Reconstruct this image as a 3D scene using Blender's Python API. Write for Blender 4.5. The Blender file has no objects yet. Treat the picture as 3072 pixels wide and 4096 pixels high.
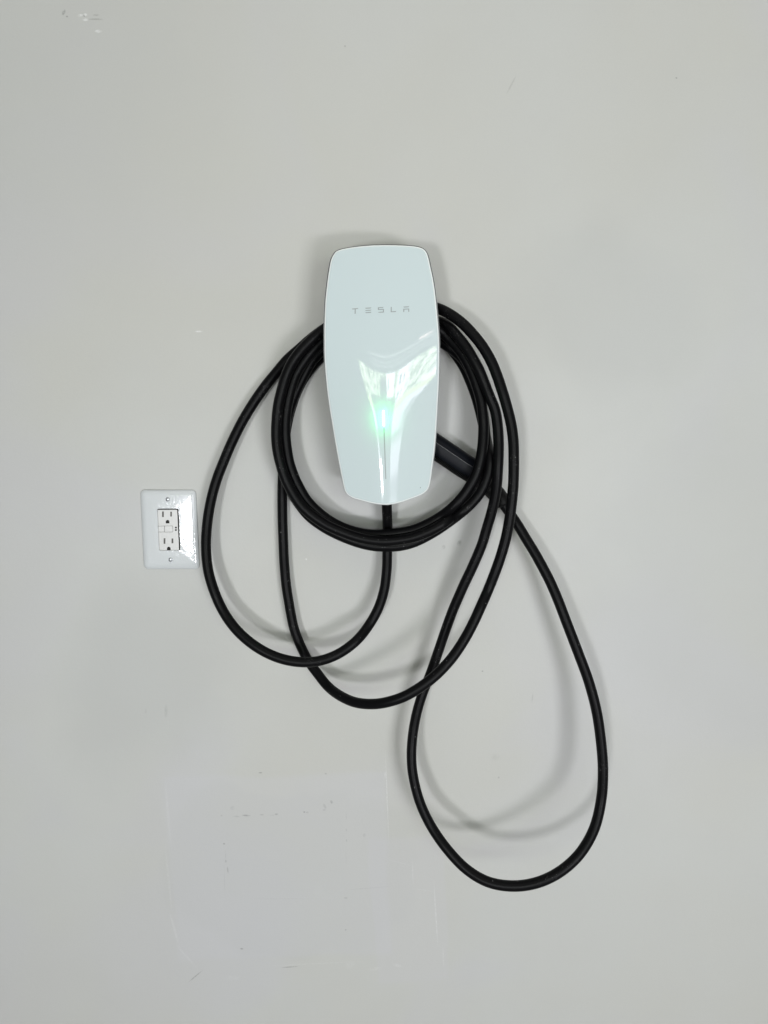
import bpy, bmesh, math
import numpy as np
from mathutils import Vector, Matrix

# ------------------------------------------------------------------ camera
S = bpy.context.scene
COL = S.collection
FPX = 2838.0                       # focal length in photo pixels (4096 tall)
PITCH = math.radians(8.0)
CAM = np.array([0.0, -1.06, 1.45])
cd = bpy.data.cameras.new("camera")
cam = bpy.data.objects.new("camera", cd)
COL.objects.link(cam)
cam.location = CAM
cam.rotation_euler = (math.radians(90) - PITCH, 0, 0)
cd.sensor_fit = 'VERTICAL'
cd.sensor_height = 36.0
cd.lens = 36.0 * FPX / 4096.0
cd.clip_start = 0.02
cd.clip_end = 100
S.camera = cam

# ------------------------------------------------------------------ dim garage air (even, no sky in view)
W = bpy.data.worlds.new("World")
S.world = W
W.use_nodes = True
bg = W.node_tree.nodes['Background']
bg.inputs['Color'].default_value = (0.96, 0.985, 0.97, 1)
bg.inputs['Strength'].default_value = 0.17
S.view_settings.view_transform = 'Standard'
S.view_settings.look = 'None'
S.view_settings.exposure = 0.09
S.view_settings.gamma = 1.0

# ------------------------------------------------------------------ lamps: daylight through the open garage door behind the camera
def area(name, loc, target, sx, sy, power, color):
    l = bpy.data.lights.new(name, 'AREA')
    l.shape = 'RECTANGLE'; l.size = sx; l.size_y = sy
    l.energy = power; l.color = color
    o = bpy.data.objects.new(name, l)
    COL.objects.link(o)
    o.location = loc
    d = Vector(target) - Vector(loc)
    o.rotation_euler = d.to_track_quat('-Z', 'Y').to_euler()
    return o
# sunlit patches of floor and driveway, low to the left and to the right
area('daylight_driveway_left', (-0.72, -3.02, 0.85), (-0.1, 0, 1.0), 0.28, 0.28, 25.0, (0.97, 0.98, 1.0))
area('daylight_floor_right', (1.10, -3.0, 0.48), (0.2, 0, 1.0), 0.8, 0.26, 29.0, (0.97, 0.97, 1.0))
# the opening itself, with the street in it (trees, a white house front, the photographer's dark figure)
OX0, OX1, OZ0, OZ1, OY = -0.92, 1.52, 0.55, 2.06, -3.0
door = area('daylight_opening', ((OX0+OX1)/2, OY, (OZ0+OZ1)/2), ((OX0+OX1)/2, 0, (OZ0+OZ1)/2), OX1-OX0, OZ1-OZ0, 50.0, (1, 1, 1))
door.data.use_nodes = True
nt = door.data.node_tree
em = nt.nodes['Emission']
geo = nt.nodes.new('ShaderNodeNewGeometry')
sep = nt.nodes.new('ShaderNodeSeparateXYZ')
nt.links.new(geo.outputs['Position'], sep.inputs[0])
def M(op, a, b=None, c=None, tree=nt):
    n = tree.nodes.new('ShaderNodeMath'); n.operation = op
    for i, v in enumerate((a, b, c)):
        if v is None: continue
        if isinstance(v, (int, float)): n.inputs[i].default_value = v
        else: tree.links.new(v, n.inputs[i])
    return n.outputs[0]
def step(x, e0, e1, tree=nt):
    n = tree.nodes.new('ShaderNodeMapRange'); n.interpolation_type = 'SMOOTHSTEP'
    tree.links.new(x, n.inputs[0]); n.inputs[1].default_value = e0; n.inputs[2].default_value = e1
    return n.outputs[0]
px_, pz_ = sep.outputs['X'], sep.outputs['Z']
def band(x, a, b, s=0.02):
    return M('MULTIPLY', step(x, a - s, a + s), M('SUBTRACT', 1.0, step(x, b - s, b + s)))
noi = nt.nodes.new('ShaderNodeTexNoise'); noi.inputs['Scale'].default_value = 13; noi.inputs['Detail'].default_value = 6; noi.inputs['Roughness'].default_value = .75
nt.links.new(geo.outputs['Position'], noi.inputs['Vector'])
noi2 = nt.nodes.new('ShaderNodeTexNoise'); noi2.inputs['Scale'].default_value = 2.2; noi2.inputs['Detail'].default_value = 2
nt.links.new(geo.outputs['Position'], noi2.inputs['Vector'])
leaf = step(noi.outputs[0], .44, .56)
treezone = M('MAXIMUM', M('MAXIMUM', band(px_, -1.0, .12), band(px_, .50, .66, .05)), band(px_, .98, 1.45, .10))
treezone = M('MULTIPLY', treezone, step(noi2.outputs[0], .30, .40))
win = M('MAXIMUM', M('MAXIMUM', band(px_, .20, .27), band(px_, .72, .80)), band(px_, .86, .90))
win = M('MULTIPLY', win, M('MAXIMUM', band(pz_, 1.62, 1.72), band(pz_, 1.46, 1.56)))
def mix(f, a, b, tree=nt):
    n = tree.nodes.new('ShaderNodeMix'); n.data_type = 'RGBA'
    tree.links.new(f, n.inputs[0])
    for i, v in ((6, a), (7, b)):
        if isinstance(v, tuple): n.inputs[i].default_value = (*v, 1)
        else: tree.links.new(v, n.inputs[i])
    return n.outputs[2]
leafc = mix(leaf, (.22, .42, .10), (2.3, 2.6, 2.0))
c = mix(win, (3.0, 3.1, 3.2), (.45, .5, .65))
c = mix(treezone, c, leafc)
c = mix(band(pz_, 1.36, 1.45, .02), c, (1.7, 2.1, 1.0))
c = mix(M('SUBTRACT', 1.0, step(pz_, 1.34, 1.38)), c, (1.8, 1.8, 2.1))
c = mix(M('SUBTRACT', 1.0, step(pz_, 1.20, 1.27)), c, (.35, .35, .42))
c = mix(band(pz_, .86, 1.16, .06), c, (1.45, 1.45, 1.65))
# above the lintel: dark ceiling with the door's rails catching a little light
lint = step(pz_, 1.755, 1.765)
rails = M('MAXIMUM', M('MAXIMUM', band(pz_, 1.815, 1.822, .003), band(pz_, 1.850, 1.856, .003)), band(pz_, 1.893, 1.905, .004))
c = mix(lint, c, (0.0, 0.0, 0.0))
c = mix(M('MULTIPLY', rails, step(px_, -.62, -.40)), c, (1.0, 1.0, 1.0))
# the photographer's figure against the light
def ell(cx, cz, rx, rz):
    a = M('DIVIDE', M('SUBTRACT', px_, cx), rx); b = M('DIVIDE', M('SUBTRACT', pz_, cz), rz)
    r = M('SQRT', M('ADD', M('MULTIPLY', a, a), M('MULTIPLY', b, b)))
    return M('SUBTRACT', 1.0, step(r, .94, 1.06))
fig = M('MAXIMUM', ell(-.03, 1.60, .20, .13), M('MAXIMUM', ell(-.02, 1.47, .74, .09), M('MULTIPLY', band(px_, -.76, .72, .02), M('SUBTRACT', 1.0, step(pz_, 1.45, 1.49)))))
c = mix(ell(1.08, 1.93, .10, .012), c, (2.4, 1.9, 1.8))
c = mix(fig, c, (.05, .05, .05))
nt.links.new(c, em.inputs['Color'])
em.inputs['Strength'].default_value = 1.0
# the light ceiling of the garage, a weak overhead fill
area('daylight_ceiling_bounce', (0.2, -1.3, 3.0), (0, 0, 1.5), 2.4, 1.6, 9.0, (1.0, 0.965, 0.90))

# ------------------------------------------------------------------ helpers
CP, SP = math.cos(PITCH), math.sin(PITCH)
def at(u, v, d):
    """the point that lies d metres off the wall along the sight line of photo pixel (u, v)"""
    a = (u - 1536.0) / FPX; b = -(v - 2048.0) / FPX
    dr = np.array([a, b * SP + CP, b * CP - SP])
    t = (-d - CAM[1]) / dr[1]
    return CAM + dr * t

def empty(name, loc, label, cat, group=None):
    o = bpy.data.objects.new(name, None); COL.objects.link(o)
    o.location = loc; o.empty_display_size = .02
    o['label'] = label; o['category'] = cat
    if group: o['group'] = group
    bpy.context.view_layer.update()
    return o
def rootloc(o):
    v = Vector((0, 0, 0))
    while o is not None:
        v += o.location; o = o.parent
    return v
def obj(name, verts, faces, m, parent=None, smooth=True, label=None):
    """verts in world coordinates"""
    off = rootloc(parent) if parent else Vector((0, 0, 0))
    me = bpy.data.meshes.new(name)
    me.from_pydata([tuple(Vector(v) - off) for v in verts], [], faces)
    bm = bmesh.new(); bm.from_mesh(me)
    bmesh.ops.recalc_face_normals(bm, faces=bm.faces)
    bm.to_mesh(me); bm.free()
    me.polygons.foreach_set('use_smooth', [smooth] * len(me.polygons))
    me.materials.append(m); me.update()
    o = bpy.data.objects.new(name, me); COL.objects.link(o)
    if parent: o.parent = parent
    if label: o['label'] = label
    return o
def bevel(o, w, seg=2, ang=35):
    md = o.modifiers.new('bevel', 'BEVEL'); md.width = w; md.segments = seg
    md.limit_method = 'ANGLE'; md.angle_limit = math.radians(ang); md.harden_normals = False
    return o

def closed_spline(P, n):
    P = np.array(P, float); m = len(P)
    out = []
    for i in range(m):
        p0, p1, p2, p3 = P[i-1], P[i], P[(i+1) % m], P[(i+2) % m]
        for t in np.linspace(0, 1, 14, endpoint=False):
            out.append(.5*((2*p1)+(-p0+p2)*t+(2*p0-5*p1+4*p2-p3)*t*t+(-p0+3*p1-3*p2+p3)*t**3))
    out = np.array(out)
    seg = np.linalg.norm(np.roll(out, -1, 0) - out, axis=1); L = np.concatenate([[0], np.cumsum(seg)])
    q = np.linspace(0, L[-1], n, endpoint=False)
    ext = np.vstack([out, out[:1]])
    return np.stack([np.interp(q, L, ext[:, k]) for k in range(P.shape[1])], 1)
def open_spline(P, stepd):
    """centripetal Catmull-Rom, resampled evenly"""
    P = np.array(P, float)
    P = np.vstack([2*P[0]-P[1], P, 2*P[-1]-P[-2]])
    out = []
    for i in range(1, len(P) - 2):
        p0, p1, p2, p3 = P[i-1:i+3]
        t0 = 0; t1 = t0+max(np.linalg.norm(p1-p0), 1e-6)**.5; t2 = t1+max(np.linalg.norm(p2-p1), 1e-6)**.5; t3 = t2+max(np.linalg.norm(p3-p2), 1e-6)**.5
        for t in np.linspace(t1, t2, 20, endpoint=False):
            A1 = (t1-t)/(t1-t0)*p0+(t-t0)/(t1-t0)*p1; A2 = (t2-t)/(t2-t1)*p1+(t-t1)/(t2-t1)*p2; A3 = (t3-t)/(t3-t2)*p2+(t-t2)/(t3-t2)*p3
            B1 = (t2-t)/(t2-t0)*A1+(t-t0)/(t2-t0)*A2; B2 = (t3-t)/(t3-t1)*A2+(t-t1)/(t3-t1)*A3
            out.append((t2-t)/(t2-t1)*B1+(t-t1)/(t2-t1)*B2)
    out.append(P[-2]); out = np.array(out)
    seg = np.linalg.norm(np.diff(out, axis=0), axis=1); L = np.concatenate([[0], np.cumsum(seg)])
    n = max(3, int(L[-1]/stepd)); q = np.linspace(0, L[-1], n)
    return np.stack([np.interp(q, L, out[:, k]) for k in range(P.shape[1])], 1)

def sweep(C, radius, nseg=24, section=None, cap=True, up0=None):
    """sweep a round (or custom) section along C; radius may be an array"""
    C = np.array(C); n = len(C)
    R = np.full(n, radius) if np.isscalar(radius) else np.array(radius)
    T = np.gradient(C, axis=0); T /= np.linalg.norm(T, axis=1)[:, None]
    u = np.array(up0 if up0 is not None else [0, 1, 0], float); u -= T[0]*u.dot(T[0]); u /= np.linalg.norm(u)
    V = []; F = []
    ang = np.linspace(0, 2*math.pi, nseg, endpoint=False)
    for i in range(n):
        u = u - T[i]*u.dot(T[i]); u /= np.linalg.norm(u)
        w = np.cross(T[i], u)
        for a in ang:
            k = 1.0 if section is None else section(a, i/(n-1))
            V.append(C[i] + R[i]*k*(math.cos(a)*u + math.sin(a)*w))
    for i in range(n-1):
        for j in range(nseg):
            a = i*nseg+j; b = i*nseg+(j+1) % nseg
            F.append((a, b, b+nseg, a+nseg))
    if cap:
        F.append(tuple(range(nseg))); F.append(tuple(range((n-1)*nseg, n*nseg)))
    return V, F

# ------------------------------------------------------------------ materials
def mat(name, color, rough=.5, spec=.5, metal=0.0, ior=1.5, coat=0.0, coatr=.03):
    m = bpy.data.materials.new(name); m.use_nodes = True
    b = m.node_tree.nodes['Principled BSDF']
    b.inputs['Base Color'].default_value = (*color, 1)
    b.inputs['Roughness'].default_value = rough
    b.inputs['Specular IOR Level'].default_value = spec
    b.inputs['Metallic'].default_value = metal
    b.inputs['IOR'].default_value = ior
    b.inputs['Coat Weight'].default_value = coat
    b.inputs['Coat Roughness'].default_value = coatr
    return m
def noise(tree, scale, detail=3, rough=.5, vec=None, dist=0):
    n = tree.nodes.new('ShaderNodeTexNoise'); n.inputs['Scale'].default_value = scale
    n.inputs['Detail'].default_value = detail; n.inputs['Roughness'].default_value = rough; n.inputs['Distortion'].default_value = dist
    if vec is None:
        g = tree.nodes.new('ShaderNodeTexCoord'); vec = g.outputs['Object']
    tree.links.new(vec, n.inputs['Vector'])
    return n.outputs[0]
def bump(m, h, strength, dist):
    t = m.node_tree; b = t.nodes.new('ShaderNodeBump')
    b.inputs['Strength'].default_value = strength; b.inputs['Distance'].default_value = dist
    t.links.new(h, b.inputs['Height'])
    t.links.new(b.outputs[0], t.nodes['Principled BSDF'].inputs['Normal'])

# --- painted drywall
mw = mat('painted_drywall', (.5, .5, .5), .52, .35)
T = mw.node_tree; P = T.nodes['Principled BSDF']
tc = T.nodes.new('ShaderNodeTexCoord').outputs['Object']
def m_(op, a, b=None, c=None): return M(op, a, b, c, tree=T)
big = noise(T, 1.7, 3, .55, tc)
mid = noise(T, 9, 4, .6, tc)
fine = noise(T, 420, 3, .6, tc)
c = mix(step(big, .34, .66, T), (.520, .518, .488), (.530, .535, .520), T)
cool = noise(T, 2.6, 2, .5, tc, .6)
c = mix(m_('MULTIPLY', step(cool, .48, .68, T), .55), c, (.520, .518, .535), T)
c = mix(m_('MULTIPLY', step(mid, .35, .75, T), .12), c, (.46, .46, .45), T)
def mark(u, v, lw, lh, rot=0, soft=.5):
    """one elliptic mark on the paint: centre and size in photo pixels"""
    p = at(u, v, 0)
    k = .00038
    mp = T.nodes.new('ShaderNodeMapping'); mp.vector_type = 'TEXTURE'
    mp.inputs['Location'].default_value = (p[0], 0, p[2])
    mp.inputs['Rotation'].default_value = (0, -math.radians(-rot), 0)
    mp.inputs['Scale'].default_value = (lw*k/2, 1, lh*k/2)
    T.links.new(tc, mp.inputs[0])
    ln = T.nodes.new('ShaderNodeVectorMath'); ln.operation = 'LENGTH'
    T.links.new(mp.outputs[0], ln.inputs[0])
    return m_('SUBTRACT', 1.0, step(ln.outputs['Value'], 1.0 - soft, 1.0 + soft, T))
def group_marks(lst):
    acc = None
    for q in lst:
        u, v, w, h, rot, s = q[:6]
        e = m_('MULTIPLY', mark(u, v, w, h, rot, q[6] if len(q) > 6 else .5), s)
        acc = e if acc is None else m_('MAXIMUM', acc, e)
    return acc
dark = [
 (886,3262,8,6,0,.5),(945,3266,26,6,2,.45),(985,3262,30,7,3,.9),(1047,3259,16,6,0,.55),(1105,3257,14,8,0,.7),(1088,3261,20,4,0,.35),
 (1217,3248,8,7,0,1),(1230,3250,9,7,0,1),(1299,3225,10,22,-20,.45),(1326,3208,9,14,-15,.75),(1296,3240,12,8,0,.4),(930,3232,16,14,0,.35),
 (896,3375,8,7,0,.9),(903,3445,7,12,0,.6),(911,3480,5,26,-4,.85),(902,3420,4,40,0,.25),(898,3520,3,120,0,.22),
 (1385,3262,4,30,0,.3),(1385,3320,4,12,0,.45),(1386,3362,5,12,0,.45),(1384,3430,3,60,0,.2),(1383,3592,14,8,0,.45),
 (967,3795,12,7,5,1),(1383,3719,6,8,0,.8),(1042,3091,14,5,0,.6),(1303,3095,8,6,0,.5),(1457,3341,10,16,0,.35),
 (1160,3868,66,4,-5,.55),(782,3905,70,5,-42,.5),(1480,3552,160,3,-5,.3),(1100,3595,260,3,0,.25),
 (664,2845,12,46,4,.35),(583,2845,8,20,0,.22),(1838,2172,16,20,20,.5),(1775,2188,12,16,0,.3),(1930,2685,6,7,0,.5),
 (1380,184,6,6,0,.6),(337,62,7,8,0,1),(255,50,9,18,30,.75),(268,66,7,5,0,.8),(385,60,20,6,0,.5),(382,77,46,5,0,.55),(2045,340,6,60,28,.25),(2705,312,7,5,0,.6),(1995,3110,6,8,0,.4),
 (806,2168,6,9,-20,.5),(2130,2790,5,40,6,.2),(1980,3030,30,24,0,.12,.9)]
light = [
 (1548,3200,5,330,-2,.55),(1541,3100,12,24,0,.45),(1650,3490,6,100,-3,.45),(1600,3452,100,5,14,.25),(1743,3660,6,250,-4,.6),(1690,3560,90,3,10,.3),
 (1773,3830,5,90,-3,.4),(1250,3855,360,5,-3,.2),(1590,3862,40,12,15,.35),(1500,3875,50,14,-12,.25),(1400,3860,40,30,-40,.16),
 (795,1326,26,7,0,.95),(392,125,24,9,0,1.6),(322,61,20,8,-8,1.6),(341,58,12,10,0,1.7),(341,78,20,9,0,1.7),(1224,2237,8,8,0,.9),(1100,3594,460,3,-1,.22),(1950,1000,8,8,0,.1),
 (672,3260,10,260,-2,.22),(674,3520,10,260,-3,.26),(698,3720,10,150,-12,.28),(745,3825,10,110,-38,.28),(930,3912,60,20,0,.16),(1270,3560,30,60,0,.1)]
brk = noise(T, 260, 4, .7, tc)
dk = m_('MULTIPLY', group_marks(dark), step(brk, .32, .52, T))
c = mix(m_('MULTIPLY', dk, .92), c, (.13, .13, .125), T)
lt = m_('MULTIPLY', group_marks(light), step(brk, .30, .66, T))
c = mix(m_('MULTIPLY', lt, .7), c, (.80, .80, .80), T)
# roller touch-up patches: areas of the same paint in a slightly different mix
wob = T.nodes.new('ShaderNodeTexNoise'); wob.inputs['Scale'].default_value = 5; wob.inputs['Detail'].default_value = 3
T.links.new(tc, wob.inputs['Vector'])
tc0 = tc
vadd = T.nodes.new('ShaderNodeVectorMath'); vadd.operation = 'MULTIPLY_ADD'; vadd.inputs[1].default_value = (.22, 0, .22)
T.links.new(wob.outputs['Color'], vadd.inputs[0]); T.links.new(tc, vadd.inputs[2])
vsub = T.nodes.new('ShaderNodeVectorMath'); vsub.operation = 'SUBTRACT'; vsub.inputs[1].default_value = (.11, 0, .11); T.links.new(vadd.outputs[0], vsub.inputs[0])
tc = vsub.outputs[0]
patch = group_marks([(2400,1250,640,620,0,.55,.45),(2950,2300,1050,1400,0,.5,.32),(2600,1650,420,420,0,.25,.7),(560,2700,640,760,20,.8,.55),(1180,3500,1100,800,0,.35,.08),(250,400,1100,900,0,.5,.6)])
c = mix(m_('MULTIPLY', patch, .64), c, (.455, .46, .45), T)
def rectmark(u, v, lw, lh, rot, soft):
    p = at(u, v, 0); k = .00040
    mp = T.nodes.new('ShaderNodeMapping'); mp.vector_type = 'TEXTURE'
    mp.inputs['Location'].default_value = (p[0], 0, p[2]); mp.inputs['Rotation'].default_value = (0, math.radians(rot), 0)
    mp.inputs['Scale'].default_value = (lw*k/2, 1, lh*k/2); T.links.new(tcw, mp.inputs[0])
    ab = T.nodes.new('ShaderNodeSeparateXYZ'); T.links.new(mp.outputs[0], ab.inputs[0])
    e = m_('MAXIMUM', m_('ABSOLUTE', ab.outputs[0]), m_('ABSOLUTE', ab.outputs[2]))
    return m_('SUBTRACT', 1.0, step(e, 1.0-soft, 1.0+soft, T))
va2 = T.nodes.new('ShaderNodeVectorMath'); va2.operation = 'MULTIPLY_ADD'; va2.inputs[1].default_value = (.03, 0, .03)
T.links.new(wob.outputs['Color'], va2.inputs[0]); T.links.new(tc0, va2.inputs[2])
vs2 = T.nodes.new('ShaderNodeVectorMath'); vs2.operation = 'SUBTRACT'; vs2.inputs[1].default_value = (.015, 0, .015); T.links.new(va2.outputs[0], vs2.inputs[0])
tcw = vs2.outputs[0]
c = mix(m_('MULTIPLY', rectmark(1120, 3470, 880, 800, -2, .035), .27), c, (.545, .545, .575), T)
c = mix(m_('MULTIPLY', rectmark(1145, 3420, 480, 330, -1, .02), .16), c, (.50, .505, .50), T)
c = mix(m_('MULTIPLY', rectmark(1640, 3640, 300, 640, -3, .05), .18), c, (.55, .54, .59), T)
c = mix(m_('MULTIPLY', step(fine, .3, .7, T), .09), c, (.40, .40, .39), T)
tc = tc0
warm_light = group_marks([(1200,700,1900,1100,0,.6,.8)])
c = mix(m_('MULTIPLY', warm_light, .35), c, (.545, .535, .49), T)  # warmer light on the upper wall, mixed into the paint colour
T.links.new(c, P.inputs['Base Color'])
T.links.new(m_('ADD', m_('MULTIPLY', mid, .10), m_('ADD', .44, m_('MULTIPLY', patch, .05))), P.inputs['Roughness'])
hgt = m_('ADD', m_('MULTIPLY', fine, .35), m_('ADD', m_('MULTIPLY', noise(T, 120, 2, .5, tc), .6), m_('MULTIPLY', lt, 1.2)))
bump(mw, hgt, .30, .0008)

# --- rubber sheath with scattered chalk dust
mr = mat('black_rubber', (.003, .003, .0035), .38, .11)
T = mr.node_tree; P = T.nodes['Principled BSDF']
tc = T.nodes.new('ShaderNodeTexCoord').outputs['Object']
zone = step(noise(T, 7.5, 2, .5, tc), .48, .62, T)
zone2 = step(noise(T, 55, 3, .6, tc), .50, .66, T)
sp = step(noise(T, 620, 2, .6, tc), .655, .70, T)
sc = step(noise(T, 230, 3, .7, tc), .58, .72, T)
few = step(noise(T, 300, 1, .5, tc), .765, .79, T)
def mr_(op, a, b=None): return M(op, a, b, tree=T)
dust = mr_('ADD', mr_('MULTIPLY', mr_('MULTIPLY', zone, zone2), mr_('ADD', mr_('MULTIPLY', sp, .45), mr_('MULTIPLY', sc, .16))), mr_('MULTIPLY', few, .2))
c = mix(dust, (.003, .003, .0035), (.42, .42, .42), T)
T.links.new(c, P.inputs['Base Color'])
T.links.new(mr_('ADD', .32, mr_('MULTIPLY', noise(T, 30, 3, .6, tc), .16)), P.inputs['Roughness'])
bump(mr, noise(T, 500, 2, .5, tc), .12, .0003)

m_handle = mat('black_handle_plastic', (.005, .006, .009), .36, .14)
bump(m_handle, noise(m_handle.node_tree, 900, 2, .5), .06, .0002)
m_soft = mat('black_strain_relief', (.006, .006, .006), .5, .15)
m_highlight = mat('handle_ridge_highlight', (.06, .06, .065), .18, .9)  # paler than the handle, carries the highlight along its ridge
m_glass = mat('white_backpainted_glass', (.575, .658, .672), .05, .42, ior=1.52, coat=0)
T = m_glass.node_tree
sm = noise(T, 6, 3, .5)
T.links.new(M('ADD', .035, M('MULTIPLY', step(sm, .4, .7, T), .03, tree=T), tree=T), T.nodes['Principled BSDF'].inputs['Roughness'])
m_edge = mat('glass_edge_highlight', (.90, .94, .935), .10, .7, ior=1.52)  # base colour lifted to hold the rim's bright edge highlight
m_gasket = mat('dark_gasket', (.03, .032, .034), .5, .4)
m_house = mat('grey_housing_plastic', (.55, .58, .59), .45, .4)
m_box = mat('dark_wire_box', (.05, .052, .055), .55, .4)
m_letter = mat('silver_lettering', (.30, .33, .335), .35, .4)
m_bar = mat('unlit_light_bar', (.30, .335, .335), .30, .4)
m_led = bpy.data.materials.new('lit_green_status_light'); m_led.use_nodes = True
t = m_led.node_tree; b = t.nodes['Principled BSDF']
b.inputs['Base Color'].default_value = (.8, 1, .85, 1)
b.inputs['Emission Color'].default_value = (.62, 1, .74, 1); b.inputs['Emission Strength'].default_value = 3.2
m_plate = mat('gloss_white_plate_paint', (.62, .645, .66), .09, .55)
T = m_plate.node_tree
tcp = T.nodes.new('ShaderNodeTexCoord').outputs['Object']
hh = M('ADD', noise(T, 170, 3, .6, tcp), M('MULTIPLY', noise(T, 45, 3, .5, tcp), 1.6, tree=T), tree=T)
bump(m_plate, hh, .15, .0009)
m_recep = mat('white_receptacle_plastic', (.55, .55, .54), .32, .45)
bump(m_recep, noise(m_recep.node_tree, 600, 2, .5), .05, .0003)
m_screw = mat('painted_screw_head', (.50, .52, .54), .22, .5, metal=.35)
m_dark = mat('dark_contact_recess', (.02, .018, .016), .6, .3)
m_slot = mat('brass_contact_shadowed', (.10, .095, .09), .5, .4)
m_ind = mat('dark_indicator_lens', (.012, .02, .02), .2, .5)

# ------------------------------------------------------------------ wall
def box(x0, x1, y0, y1, z0, z1):
    V = [(x, y, z) for x in (x0, x1) for y in (y0, y1) for z in (z0, z1)]
    F = [(0,1,3,2),(4,6,7,5),(0,4,5,1),(2,3,7,6),(0,2,6,4),(1,5,7,3)]
    return V, F
wall = obj('wall', *box(-3, 3, 0, .12, -.6, 3.4), mw, smooth=False)
wall['kind'] = 'structure'
wall['label'] = 'smooth light grey painted wall with small scuffs and touched-up paint'

# ------------------------------------------------------------------ wall charger
OUT = [(1335,1019),(1345.6,1006.5),(1369,998),(1411,991),(1474,985),(1550,983),(1622,984.5),(1664,988),(1689.5,995),(1704,1008.6),(1712.7,1030),(1723,1076),(1734,1131),(1742,1190),(1748.5,1257.5),(1754,1321),(1757,1384),(1757.5,1450),(1756,1526.6),(1752.7,1602.5),(1749,1674),(1744,1750),(1738,1813.5),(1730,1877),(1723,1927),(1715.6,1953),(1704,1967.5),(1685,1980),(1643,1995),(1601,2007.6),(1558.6,2015),(1520.7,2015),(1487,2010.5),(1444.7,2001),(1411,1992),(1392,1982),(1379,1965),(1371,1936),(1362.4,1893.7),(1352,1839),(1339,1767),(1326.6,1691),(1316,1623.6),(1307.6,1556),(1301,1484),(1298,1421),(1297.5,1363),(1298,1300),(1301,1215),(1305.5,1165),(1312,1110),(1320,1059),(1326.6,1034)]
DE = .092                                    # depth of the faceplate rim off the wall
outw = closed_spline([at(u, v, DE)[[0, 2]] for u, v in OUT], 420)   # world x, z
XC_T = at(1524, 985, .1); XC_B = at(1546, 2015, .1)
def xc(z):                                   # the charger's own centre line (it hangs about 2 degrees off plumb)
    return XC_B[0] + (XC_T[0]-XC_B[0])*(z-XC_B[2])/(XC_T[2]-XC_B[2])
zk = [at(1536, v, .1)[2] for v in (2030, 1900, 1800, 1700, 1650, 1590, 1540, 1475, 1400, 1250, 950)]
Sk = [.27, .27, .27, .27, .268, .25, .226, .20, .186, .165, .14]
wk = [.010, .012, .015, .020, .024, .034, .038, .038, .045, .060, .075]
def smooth_interp(z, xs, ys):
    r = 0
    for k, o in enumerate(np.linspace(-.016, .016, 9)):
        r = r + np.interp(z + o, xs, ys)
    return r / 9
Z0 = CAM[2] + .005
def face_h(x, z):
    s = smooth_interp(z, zk, Sk); w = smooth_interp(z, zk, wk)
    q = (x - xc(z)) / w
    lc = np.logaddexp(q, -q) - math.log(2)
    return .1085 - s*w*lc - .20*(z - Z0)**2
# faceplate: rings from the rim to the middle
charger = empty('wall_charger', (float(xc(XC_B[2])), 0, float(XC_B[2])), 'white glass-fronted car charger with a lit green status light, mounted on the grey wall', 'car charger')
ctr = np.array([ (outw[:,0].min()+outw[:,0].max())/2, (outw[:,1].min()+outw[:,1].max())/2 ])
def ringpts(inset):
    """outline moved inwards by inset metres"""
    nx = np.roll(outw, -1, 0) - np.roll(outw, 1, 0)
    nrm = np.stack([nx[:, 1], -nx[:, 0]], 1); nrm /= np.linalg.norm(nrm, axis=1)[:, None]
    if ((outw[0]-ctr)*nrm[0]).sum() < 0: nrm = -nrm
    return outw - nrm*(inset if np.isscalar(inset) else np.asarray(inset)[:, None])
V = []; F = []
n = len(outw)
rim = face_h(outw[:, 0], outw[:, 1])
def rimdepth(p): return face_h(p[:, 0], p[:, 1])
prof = [(.0016, -.0060), (.0005, -.0056), (.0000, -.0044), (.00005, -.0030), (.0004, -.0018), (.0011, -.0009), (.0022, -.0003), (.0036, 0)]
rings = []
for ins, dd in prof:
    p = ringpts(ins); rings.append(np.stack([p[:, 0], -(rimdepth(p)+dd), p[:, 1]], 1))
base = ringpts(.0036)
ss = np.linspace(1, 0, 74)[1:]
for s in ss:
    # shrink towards a vertical spine so that the mesh lines follow the crest
    sp_ = np.stack([xc(base[:, 1]), base[:, 1]], 1)
    tgt = ctr + (sp_-ctr)*np.array([1.0, .90])
    p = tgt + (base - tgt)*s
    rings.append(np.stack([p[:, 0], -rimdepth(p), p[:, 1]], 1))
for r in rings: V += list(r)
for i in range(len(rings)-1):
    for j in range(n):
        F.append((i*n+j, i*n+(j+1) % n, (i+1)*n+(j+1) % n, (i+1)*n+j))
fp = obj('faceplate', V, F, m_glass, charger)
RIMF = 6*n
fp.data.materials.append(m_edge)
for k, poly in enumerate(fp.data.polygons):
    if k < RIMF: poly.material_index = 1
bm = bmesh.new(); bm.from_mesh(fp.data); bmesh.ops.remove_doubles(bm, verts=[v for v in bm.verts if v.index >= (len(rings)-1)*n], dist=.0004); bm.to_mesh(fp.data); bm.free()
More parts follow.
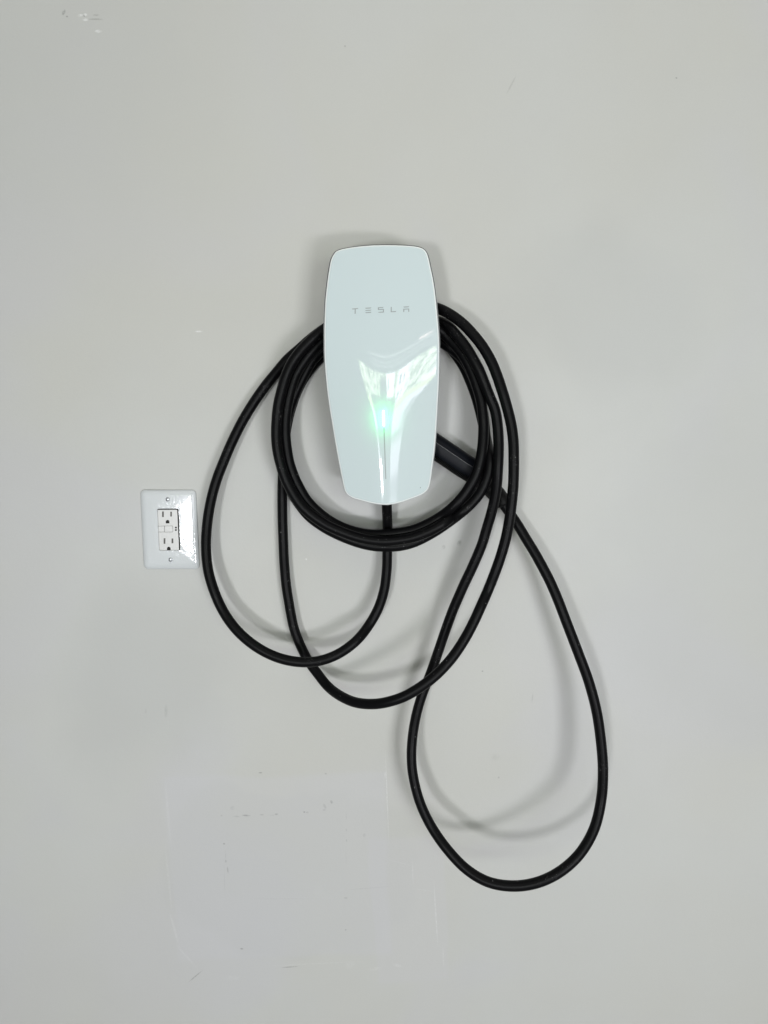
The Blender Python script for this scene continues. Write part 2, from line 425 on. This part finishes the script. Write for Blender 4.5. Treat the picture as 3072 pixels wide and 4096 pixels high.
# back of glass, gasket, housing, wire box
def shell(name, stack, m, label=None, cap=True):
    """stack: list of (inset, depth or function) from front to back"""
    V = []; F = []
    for ins, dp in stack:
        p = ringpts(ins)
        d = dp(p) if callable(dp) else np.full(len(p), dp)
        V += list(np.stack([p[:, 0], -d, p[:, 1]], 1))
    k = len(stack)
    for i in range(k-1):
        for j in range(n):
            F.append((i*n+j, i*n+(j+1) % n, (i+1)*n+(j+1) % n, (i+1)*n+j))
    if cap: F.append(tuple(range((k-1)*n, k*n))); F.append(tuple(range(n)))
    return obj(name, V, F, m, charger, label=label)
up = np.clip((outw[:, 1] - CAM[2]) / .25, 0, 1) * .0012
shell('gasket', [(.003, lambda p: rimdepth(p)-.0052), (-.0002-up, lambda p: rimdepth(p)-.0056), (-.0002-up, lambda p: rimdepth(p)-.0075), (.003, lambda p: rimdepth(p)-.0078)], m_gasket, cap=False)
shell('housing', [(.002, lambda p: rimdepth(p)-.0072), (-.0008-up, lambda p: rimdepth(p)-.0078), (-.0010-up, lambda p: rimdepth(p)-.0095), (.0008, .071), (.004, .065), (.010, .0635)], m_house)
# wire box behind the housing, around which the cable is wound
bx = closed_spline([at(u, v, .03)[[0, 2]] for u, v in [(1440,1350),(1530,1335),(1620,1350),(1650,1440),(1660,1600),(1655,1800),(1630,1880),(1540,1900),(1450,1880),(1425,1800),(1415,1600),(1420,1440)]], 96)
V = []; F = []
for d, s in ((.0005, 1.0), (.052, .97), (.0632, .95)):
    cc = bx.mean(0); p = cc + (bx-cc)*s
    V += [(q[0], -d, q[1]) for q in p]
for i in range(2):
    for j in range(96): F.append((i*96+j, i*96+(j+1) % 96, (i+1)*96+(j+1) % 96, (i+1)*96+j))
F += [tuple(range(96)), tuple(range(192, 288))]
obj('wire_box', V, F, m_box, charger)

def on_face(u, v, lift=0.0):
    d = .1
    for _ in range(6):
        p = at(u, v, d); d = float(face_h(p[0], p[2])) + lift
    return at(u, v, d)
def decal(name, polys, m, lift=.00025, parent=fp):
    """thin raised print: closed polygons in photo pixels laid on the curved glass"""
    bm = bmesh.new()
    off = rootloc(parent)
    for poly in polys:
        top = [bm.verts.new(Vector(on_face(u, v, lift)) - off) for u, v in poly]
        bot = [bm.verts.new(Vector(on_face(u, v, -.0002)) - off) for u, v in poly]
        k = len(poly)
        for i in range(k): bm.faces.new((top[i], top[(i+1) % k], bot[(i+1) % k], bot[i]))
        es = [bm.edges.get((top[i], top[(i+1) % k])) for i in range(k)]
        bmesh.ops.triangle_fill(bm, edges=es, use_beauty=True)
    bmesh.ops.recalc_face_normals(bm, faces=bm.faces)
    me = bpy.data.meshes.new(name); bm.to_mesh(me); bm.free(); me.materials.append(m)
    o = bpy.data.objects.new(name, me); COL.objects.link(o); o.parent = parent
    return o
def LZ(pts): return [(1400 + x/4.1475, 1200 + y/4.1475) for x, y in pts]
letters = {
 'T': [[(30,143),(140,133),(128,148),(95,151),(94,228),(77,229),(78,153),(45,157)]],
 'E': [[(250,130),(354,124),(343,139),(262,145)], [(250,169),(355,161),(342,176),(262,182)], [(250,205),(355,197),(343,213),(268,219)]],
 'S': [[(463,122),(558,117),(546,131),(480,134),(480,151),(562,148),(562,207),(463,211),(480,197),(547,193),(547,163),(463,166)]],
 'L': [[(676,115),(692,114),(692,188),(770,182),(757,199),(676,203)]],
 'A': [[(884,110),(982,104),(970,120),(898,125)], [(884,146),(982,142),(982,196),(967,197),(967,156),(900,159),(900,198),(884,199)]]}
for k, pl in letters.items():
    o = decal('letter', [LZ(q) for q in pl], m_letter); o['label'] = 'silver letter ' + k + ' on the white glass'
def strip(u0, v0, u1, v1, w0, w1, k=10):
    a = []; b = []
    for i in range(k+1):
        t_ = i/k; u = u0+(u1-u0)*t_; v = v0+(v1-v0)*t_; w = (w0+(w1-w0)*t_)/2
        a.append((u-w, v)); b.append((u+w, v))
    return a + b[::-1]
decal('light_bar', [strip(1536, 1712, 1543, 1916, 4.2, 3.4, 14)], m_bar, .0003)
o = decal('status_light', [strip(1533.2, 1642, 1535.8, 1704, 6.5, 6.5, 8)], m_led, .0006); o['label'] = 'lit green light strip'
for v_, e_ in ((1652, .5), (1673, 1.0), (1694, .8)):        # the status light's own green light on the glass
    l = bpy.data.lights.new('status_light_glow', 'POINT'); l.energy = .009*e_; l.color = (.03, 1, .22); l.shadow_soft_size = .001
    l.specular_factor = 0
    o = bpy.data.objects.new('status_light_glow', l); COL.objects.link(o)
    o.location = on_face(1534, v_, .0085)
# small chip near the lower right corner
decal('paint_speck', [[(1681,1949),(1683,1948),(1682.5,1952),(1680.5,1952)]], m_dark, .0003)

# ------------------------------------------------------------------ charging cable
R = .0074
PATH = [
 # out of the charger's foot, first hanging loop
 (1546,1955,.046),(1547,2016,.042),(1549,2070,.034),(1550,2116,.028),(1549,2208,.028),(1547,2277,.031),(1537,2357,.035),(1514,2431,.040),(1476,2500,.044),(1425,2563,.060),(1356,2614,.066),(1287,2641,.070),(1224,2649,.071),(1150,2641,.070),(1081,2618,.067),(1012,2578,.063),(944,2517,.056),(892,2443,.048),(854,2357,.044),(832,2277,.040),(824,2185,.036),(829,2093,.032),(844,2002,.030),(866,1921,.028),(892,1853,.026),(926,1773,.024),(966,1692,.022),(1012,1615,.020),(1058,1549,.018),(1104,1492,.016),(1150,1438,.013),(1196,1397,.011),(1250,1350,.010),(1310,1308,.0095),(1400,1272,.0095),(1530,1258,.0095),(1640,1280,.0095),(1710,1320,.011),
 # coil turn 1: innermost on the right, outermost at the bottom, hidden on the left
 (1758.7,1359,.016),(1794,1386,.020),(1826,1424,.023),(1853.6,1465,.026),(1875,1510,.028),(1905,1590,.028),(1926,1670,.030),(1942,1740,.034),(1954,1800,.046),(1960,1840,.056),(1956,1881,.060),(1941,1929,.061),(1920,1972,.060),(1881,2019,.056),(1836,2058,.052),(1791,2092,.050),(1739,2127,.048),(1660,2168,.046),(1600,2184,.045),(1546,2187,.044),(1492,2184,.043),(1438,2172,.042),(1365,2145,.040),(1300,2112,.038),(1237,2066,.036),(1195,2015,.034),(1162,1960,.033),(1142,1900,.032),(1132,1850,.031),(1130,1790,.030),(1138,1720,.029),(1150,1670,.028),(1163,1622,.028),(1186,1562,.027),(1216,1500,.026),(1248,1445,.025),(1280,1410,.024),(1330,1370,.024),(1420,1325,.024),(1530,1306,.0245),(1640,1320,.024),
 # coil turn 2: hidden on the right, middle of the three at the bottom, outermost on the left
 (1720,1345,.022),(1790,1385,.028),(1845,1430,.036),(1885,1490,.040),(1912,1560,.042),(1930,1640,.042),(1940,1720,.042),(1944,1800,.044),(1936,1870,.044),(1915,1930,.045),(1885,1985,.046),(1845,2035,.048),(1800,2074,.052),(1750,2108,.055),(1700,2133,.057),(1640,2153,.059),(1546,2165,.060),(1492,2162,.060),(1438,2152,.060),(1365,2127,.060),(1300,2097,.060),(1237,2053,.060),(1202,2019,.060),(1167,1966,.060),(1137,1903,.060),(1121,1851,.060),(1110,1800,.060),(1105,1742.5,.060),(1107,1682,.060),(1113,1622,.060),(1126.6,1562,.060),(1145,1501,.060),(1169,1450,.059),(1199,1408,.058),(1235,1369,.056),(1271,1337,.054),(1310,1308,.052),(1400,1268,.050),(1530,1250,.050),(1640,1262,.050),(1710,1290,.050),
 # coil turn 3: inner on the right and bottom, second on the left
 (1759,1321,.051),(1794,1354,.053),(1832,1394,.055),(1864,1440,.057),(1889,1492,.058),(1908,1546,.059),(1924,1603,.060),(1933,1680,.061),(1934,1710,.061),(1931,1776,.062),(1922,1836,.063),(1905,1896,.064),(1878,1947,.064),(1845,1993,.063),(1803,2035,.062),(1754.5,2071,.060),(1700,2101,.057),(1640,2123,.054),(1546,2136,.050),(1492,2138,.048),(1434,2130,.047),(1376,2112,.047),(1318,2082,.047),(1264,2040,.047),(1226,1999,.047),(1196,1948,.047),(1174,1900,.047),(1158,1852,.047),(1148,1800,.047),(1142,1742,.047),(1142,1682,.047),(1149,1622,.047),(1162,1562,.047),(1182,1501,.046),(1206,1459,.045),(1236,1418,.044),(1268,1385,.043),(1310,1345,.041),(1400,1245,.030),(1530,1212,.026),(1640,1210,.030),(1700,1220,.038),
 # outermost on the right, second hanging loop, up again behind the coil
 (1745,1231.5,.046),(1788,1250,.055),(1843,1288,.064),(1891.6,1337,.070),(1932,1389,.074),(1965,1446,.077),(1989,1505,.079),(2011,1571,.081),(2031,1640,.082),(2045,1700,.083),(2053,1761,.084),(2055,1851,.085),(2053,1941,.085),(2046,2017,.084),(2036,2090,.083),(2022,2158,.082),(2003,2225,.081),(1979,2293,.080),(1952,2361,.079),(1922,2429,.088),(1895,2488,.092),(1855,2562,.097),(1800,2641,.103),(1723,2718,.108),(1627,2781,.110),(1554.5,2807,.106),(1492,2816,.097),(1424,2810,.083),(1366,2786,.066),(1313,2747,.046),(1270,2694,.034),(1235,2646,.026),(1207,2593,.021),(1178,2520,.019),(1162,2448,.018),(1154,2400,.018),(1145,2342,.017),(1137,2252,.016),(1133,2162,.015),(1130,2071,.014),(1129,1981,.013),(1130,1927,.012),(1132,1850,.011),(1138,1770,.010),(1148,1700,.010),(1168,1620,.010),(1200,1540,.010),(1250,1465,.010),(1310,1405,.0095),(1380,1345,.0095),(1460,1318,.0095),(1540,1306,.0095),(1630,1296,.012),(1700,1286,.022),
 # third strand on the right, lowest hanging loop, up to the connector
 (1761,1288,.034),(1794,1307,.042),(1832,1348,.052),(1864,1389,.058),(1892,1435,.063),(1919,1486,.066),(1940,1538,.067),(1959,1587,.068),(1980,1640,.068),(1990,1700,.068),(1994,1760,.068),(1994,1821,.068),(1991,1881,.067),(1987,1941,.066),(1977.5,2002,.064),(1962.5,2062,.061),(1946,2117,.058),(1930,2171,.056),(1908.5,2225,.054),(1884,2280,.052),(1858,2334,.050),(1834,2388,.048),(1811,2442,.046),(1779,2530,.045),(1750,2615,.044),(1720,2700,.044),(1690,2775,.046),(1670,2840,.048),(1656,2906,.050),(1648,2970,.053),(1646,3032,.057),(1652,3100,.062),(1678,3204,.070),(1721,3298,.078),(1784,3391,.094),(1866,3477,.108),(1951,3527,.120),(2049,3544,.128),(2146,3531,.132),(2238,3488,.131),(2318,3416,.124),(2375,3319,.112),(2404,3204,.101),(2412,3090,.097),(2406,2987,.093),(2387,2849,.087),(2354,2723,.081),(2312,2609,.075),(2268,2494,.069),(2230,2395,.063),(2200,2326,.058),(2169,2266,.053),(2139,2212,.048),(2106,2158,.043),(2071,2100,.038),(2040,2054,.034),(2010,2014,.031),(1985,1985,.030)]
C = np.array([at(*p) for p in PATH])
C = open_spline(C, .004)
# let the strands push each other apart along the sight lines, as they lie on one another
rays = C - CAM
par = np.ones(len(C))
Ln = np.arange(len(C))*.004
far = np.abs(Ln[:, None]-Ln[None, :]) > .06
def smooth1(a, k):
    for _ in range(k): a[1:-1] = .25*a[:-2]+.5*a[1:-1]+.25*a[2:]
    return a
# what the cable must stay clear of: the back of the charger's shell, inside its outline
def inside(p):
    x0 = np.abs(p[:, 0]-xc(p[:, 2])) < .072
    return x0 & (p[:, 2] > XC_B[2]-.004) & (p[:, 2] < XC_T[2])
for it in range(90):
    Pn = CAM + rays*par[:, None]
    D2 = ((Pn[:, None, :]-Pn[None, :, :])**2).sum(2)
    hit = (D2 < (2.02*R)**2) & far
    push = np.zeros(len(C))
    ii, jj = np.nonzero(hit)
    if len(ii):
        d = np.sqrt(D2[ii, jj]); gap = 2.02*R - d
        side = np.sign((-Pn[ii, 1]) - (-Pn[jj, 1]) + 1e-9)
        amt = np.zeros(len(C)); np.maximum.at(amt, ii, gap*(side > 0)); am2 = np.zeros(len(C)); np.maximum.at(am2, ii, gap*(side < 0))
        push = .55*amt - .55*am2
    push = smooth1(push, 3)
    par -= push            # nearer the camera = further off the wall
    base_par = par.copy()
    par = smooth1(par, 2)
    Pn = CAM + rays*par[:, None]
    y = -Pn[:, 1]
    lo = R + .0006; y2 = np.clip(y, lo, None)
    ins = inside(Pn); y2[ins] = np.clip(y2[ins], lo, .0630 - R)
    par = (-y2 - CAM[1]) / rays[:, 1]
Pn = CAM + rays*par[:, None]
D2 = ((Pn[:, None, :]-Pn[None, :, :])**2).sum(2)
print('cable: %d rings, closest strands %.1f mm (diameter %.1f), overlapping %d' % (len(C), 1000*math.sqrt(D2[far].min()), 2000*R, int(((D2 < (1.8*R)**2) & far).sum())))
par = smooth1(par, 4); C = CAM + rays*par[:, None]
croot = empty('charging_cable', tuple(C[-1]), 'long black rubber charging cable coiled round the white charger and hanging in three loops', 'cable')
obj('rubber_sheath', *sweep(C, R, 26), mr, croot)

# connector handle and strain relief
H = open_spline([at(u, v, d) for u, v, d in [(1655,1728,.031),(1700,1757,.031),(1745,1786,.031),(1800,1823,.031),(1850,1857,.031),(1892,1884,.031),(1925,1912,.031)]], .002)
tt = np.linspace(0, 1, len(H))
rad = np.interp(tt, [0, .06, .8, .9, .97, 1], [.0165, .0178, .0178, .0172, .0145, .0115])
def hsec(a, t_):
    # a slightly flattened grip with one raised ridge line facing the room
    c_, s_ = math.cos(a), math.sin(a)
    k = 1.0/((abs(c_)**2.2+abs(s_)**2.2)**(1/2.2))
    da = math.atan2(math.sin(a-RIDGE), math.cos(a-RIDGE))
    dip = -.035*math.exp(-((da-.50)/.32)**2) + .018*math.exp(-(da/.06)**2)
    return k*(1+dip)*.96
# u starts as world +Y (into the wall): angle pi faces the room
RIDGE = math.pi - .25
hv, hf = sweep(H, rad, 96, hsec, up0=[0, 1, 0])
handle = obj('connector_handle', hv, hf, m_handle, croot)
# bright edge highlight along the handle's ridge, added as a paler glossy tube
Th = np.gradient(H, axis=0); Th /= np.linalg.norm(Th, axis=1)[:, None]
i1 = int(len(H)*.86); E = []
for i in range(i1):
    u_ = np.array([0, 1.0, 0]); u_ -= Th[i]*u_.dot(Th[i]); u_ /= np.linalg.norm(u_); w_ = np.cross(Th[i], u_)
    E.append(H[i] + rad[i]*hsec(RIDGE, 0)*(math.cos(RIDGE)*u_ + math.sin(RIDGE)*w_))
obj('ridge_highlight', *sweep(E, .0007, 8), m_highlight, handle)
# ribbed grip along the underside of the handle
Tn = np.gradient(H, axis=0); Tn /= np.linalg.norm(Tn, axis=1)[:, None]
u0 = np.array([0, 1.0, 0]); RV = []; RF = []
L = np.arange(len(H))*.002
for kk in range(38):
    t_ = .30 + kk*(.60/38)
    i = t_*(len(H)-1); i0 = int(i); p = H[i0]+(H[min(i0+1, len(H)-1)]-H[i0])*(i-i0); tn = Tn[i0]
    uu = u0 - tn*u0.dot(tn); uu /= np.linalg.norm(uu); ww = np.cross(tn, uu)
    if ww[2] > 0: sgn = -1
    else: sgn = 1
    base_i = len(RV); m = 12
    r0 = np.interp(t_, tt, rad)
    for j in range(m+1):
        a = math.radians(-52 + 104*j/m)
        dvec = math.sin(a)*(-uu) + math.cos(a)*ww*sgn
        kx = .985/((abs(math.sin(a))**2.6+abs(math.cos(a))**2.6)**(1/2.6))*.96
        for (dr, dl) in ((-.0012, -.00055), (.0018, -.00042), (.0018, .00042), (-.0012, .00055)):
            RV.append(p + dvec*(r0*kx+dr) + tn*dl)
    for j in range(m):
        for q in range(4):
            a_ = base_i+j*4+q; b_ = base_i+j*4+(q+1) % 4
            RF.append((a_, b_, b_+4, a_+4))
    RF.append(tuple(base_i+q for q in range(4))); RF.append(tuple(base_i+m*4+q for q in range(4)))
gr = obj('grip_rib', RV, RF, m_soft, handle, smooth=False); gr['kind'] = 'stuff'
Sx = open_spline([at(u, v, d) for u, v, d in [(1912,1900,.031),(1940,1928,.031),(1964,1954,.031),(1986,1977,.0305),(2004,1999,.030),(2017,2019,.030)]], .0015)
ts = np.linspace(0, 1, len(Sx))
rs = np.interp(ts, [0, .2, .34, .36, .40, .42, .70, .9, .93, .97, 1], [.0135, .0126, .0126, .0118, .0118, .0130, .0130, .0122, .0124, .0116, .0082])
obj('strain_relief', *sweep(Sx, rs, 40), m_soft, croot)

# ------------------------------------------------------------------ wall outlet
# plate frame: millimetres from the plate's middle, read off the photograph
pc = at(520 + 829/5.184, 1920 + 1025/5.184, .004)
outlet = empty('power_outlet', (pc[0], 0, pc[2]), 'white two-socket power outlet in a glossy oversized cover plate, left of the black cable', 'power outlet')
TILT = .034        # the plate sits slightly crooked, its right side pulled in
def pl(x, y, d):
    """zoomed-photo coordinates of the outlet -> world"""
    q = at(520 + x/5.184, 1920 + y/5.184, d)
    q[1] += TILT * (q[0] - pc[0]) * min(1.0, d/.005)
    return q
def rrect(x0, y0, x1, y1, r, k=6, skew=.0):
    out = []
    for cx, cy, a0 in ((x1-r, y1-r, 0), (x0+r, y1-r, 90), (x0+r, y0+r, 180), (x1-r, y0+r, 270)):
        for i in range(k+1):
            a = math.radians(a0 + 90*i/k); out.append((cx+r*math.cos(a), cy+r*math.sin(a)))
    return out
def skewed(pts): return [(x + .0470*(y-1025), y) for x, y in pts]
def slab(name, outer, holes, d1, d0, m, parent, label=None, chamfer=None):
    """flat piece with real holes; outlines in zoomed-photo coordinates; front at depth d1, back at d0"""
    bm = bmesh.new(); off = rootloc(parent)
    def loop(pts, d): return [bm.verts.new(Vector(pl(x, y, d)) - off) for x, y in pts]
    def wallq(a, b):
        k = len(a)
        for i in range(k): bm.faces.new((a[i], a[(i+1) % k], b[(i+1) % k], b[i]))
    fr = []
    if chamfer:
        loops = [loop(o_, d_) for o_, d_ in chamfer]
        for a, b in zip(loops[:-1], loops[1:]): wallq(a, b)
        front = loops[-1]
    else:
        front = loop(outer, d1); wallq(front, loop(outer, d0))
    k = len(front); fr += [bm.edges.get((front[i], front[(i+1) % k])) for i in range(k)]
    for h in holes:
        a = loop(h, d1); wallq(a, loop(h, d0)); k = len(a)
        fr += [bm.edges.get((a[i], a[(i+1) % k])) for i in range(k)]
    res = bmesh.ops.triangle_fill(bm, edges=fr, use_beauty=True)
    flat = [g for g in res['geom'] if isinstance(g, bmesh.types.BMFace)]
    bmesh.ops.recalc_face_normals(bm, faces=bm.faces)
    me = bpy.data.meshes.new(name)
    bm.to_mesh(me); bm.free(); me.materials.append(m)
    o = bpy.data.objects.new(name, me); COL.objects.link(o); o.parent = parent
    if label: o['label'] = label
    return o
PO = lambda i, r: skewed(rrect(252+i, 203+i, 1406-i, 1845-i, r, 10))
opening = skewed(rrect(585, 592, 1024, 1463, 34, 5))
chm = [(PO(6, 92), .0003), (PO(0, 95), .0012), (PO(3, 94), .0024), (PO(16, 88), .0038), (PO(45, 72), .0052), (PO(80, 52), .0062), (PO(104, 40), .0066), (PO(124, 34), .0067)]
plate = slab('cover_plate', None, [opening], .0067, .0030, m_plate, outlet, chamfer=chm)
for poly in plate.data.polygons: poly.use_smooth = True
md = plate.modifiers.new('split', 'EDGE_SPLIT'); md.split_angle = math.radians(50)
def sk(x, y): return (x - .0470*(y-1025), y)       # un-skew a point read off the photo
def arch(cx, y0, y1, w, k=8):
    r = w/2
    return [(cx-r, y1), (cx+r, y1)] + [(cx+r*math.cos(math.radians(180*i/k)), y0+r-r*math.sin(math.radians(180*i/k))) for i in range(k+1)]
def hrect(x0, y0, x1, y1): return [(x0, y0), (x1, y0), (x1, y1), (x0, y1)]
holes = [hrect(667,652,703,768), hrect(835,658,868,757), arch(780,828,899,75), hrect(698,1207,735,1322), hrect(862,1213,898,1312), arch(805,1383,1454,75)]
btn_well = [hrect(581,950,889,1081)]
face = skewed(rrect(571, 617, 996, 1470, 14, 4))
recep = slab('receptacle', face, holes + btn_well, .0046, .0012, m_recep, outlet)
for i, h in enumerate(holes):
    x0 = min(p[0] for p in h); x1 = max(p[0] for p in h); y0 = min(p[1] for p in h); y1 = max(p[1] for p in h)
    g = i in (2, 5)
    o = slab('ground_hole' if g else 'blade_slot', hrect(x0-4, y0-4, x1+4, y1+4), [], .0016 if g else .0036, .0010, m_dark if g else m_slot, recep)  # dark backing in each hole, its colour holds the shade inside
# dark sheet standing in for the shade in the gap beside the receptacle
slab('box_gap_shade', skewed(rrect(560, 580, 1040, 1478, 10, 3)), [], .0010, .0002, m_dark, outlet)
bevel(slab('test_button', hrect(585,955,714,1076), [], .0052, .0014, m_recep, recep), .0003)
bevel(slab('reset_button', hrect(719,954,884,1076), [], .0052, .0014, m_recep, recep), .0003)
for y in (987, 1038):
    slab('indicator_light', rrect(933, y-17, 967, y+17, 6, 3), [], .0050, .0044, m_dark, recep)
for y in (935, 1094):
    slab('moulding_line', [(575, y), (985, y), (985, y+6), (576, y+6)], [], .0048, .0044, m_recep, recep)
def disc_dome(cx, cy, r, d0, d1, parent):
    V = []; F = []; n_ = 24
    for s, d in ((1, d0), (1, d0+(d1-d0)*.45), (.8, d0+(d1-d0)*.8), (.45, d1)):
        for j in range(n_):
            a = 2*math.pi*j/n_; V.append(pl(cx+r*s*math.cos(a), cy+r*s*math.sin(a), d))
    for i in range(3):
        for j in range(n_): F.append((i*n_+j, i*n_+(j+1) % n_, (i+1)*n_+(j+1) % n_, (i+1)*n_+j))
    F.append(tuple(range(3*n_, 4*n_)))
    return obj('screw', V, F, m_screw, parent)
for cx, cy in ((779,402),(839,1655)):
    s = disc_dome(cx, cy, 44, .0066, .0084, outlet)
    slab('screw_slot', hrect(cx-15, cy-38, cx-5, cy+38), [], .00845, .0080, m_dark, s)  # slightly raised dark bar, coloured as the shade in the slot
print('objects', len(bpy.data.objects), 'triangles', sum(len(o.data.polygons) for o in bpy.data.objects if o.type == 'MESH')*2)
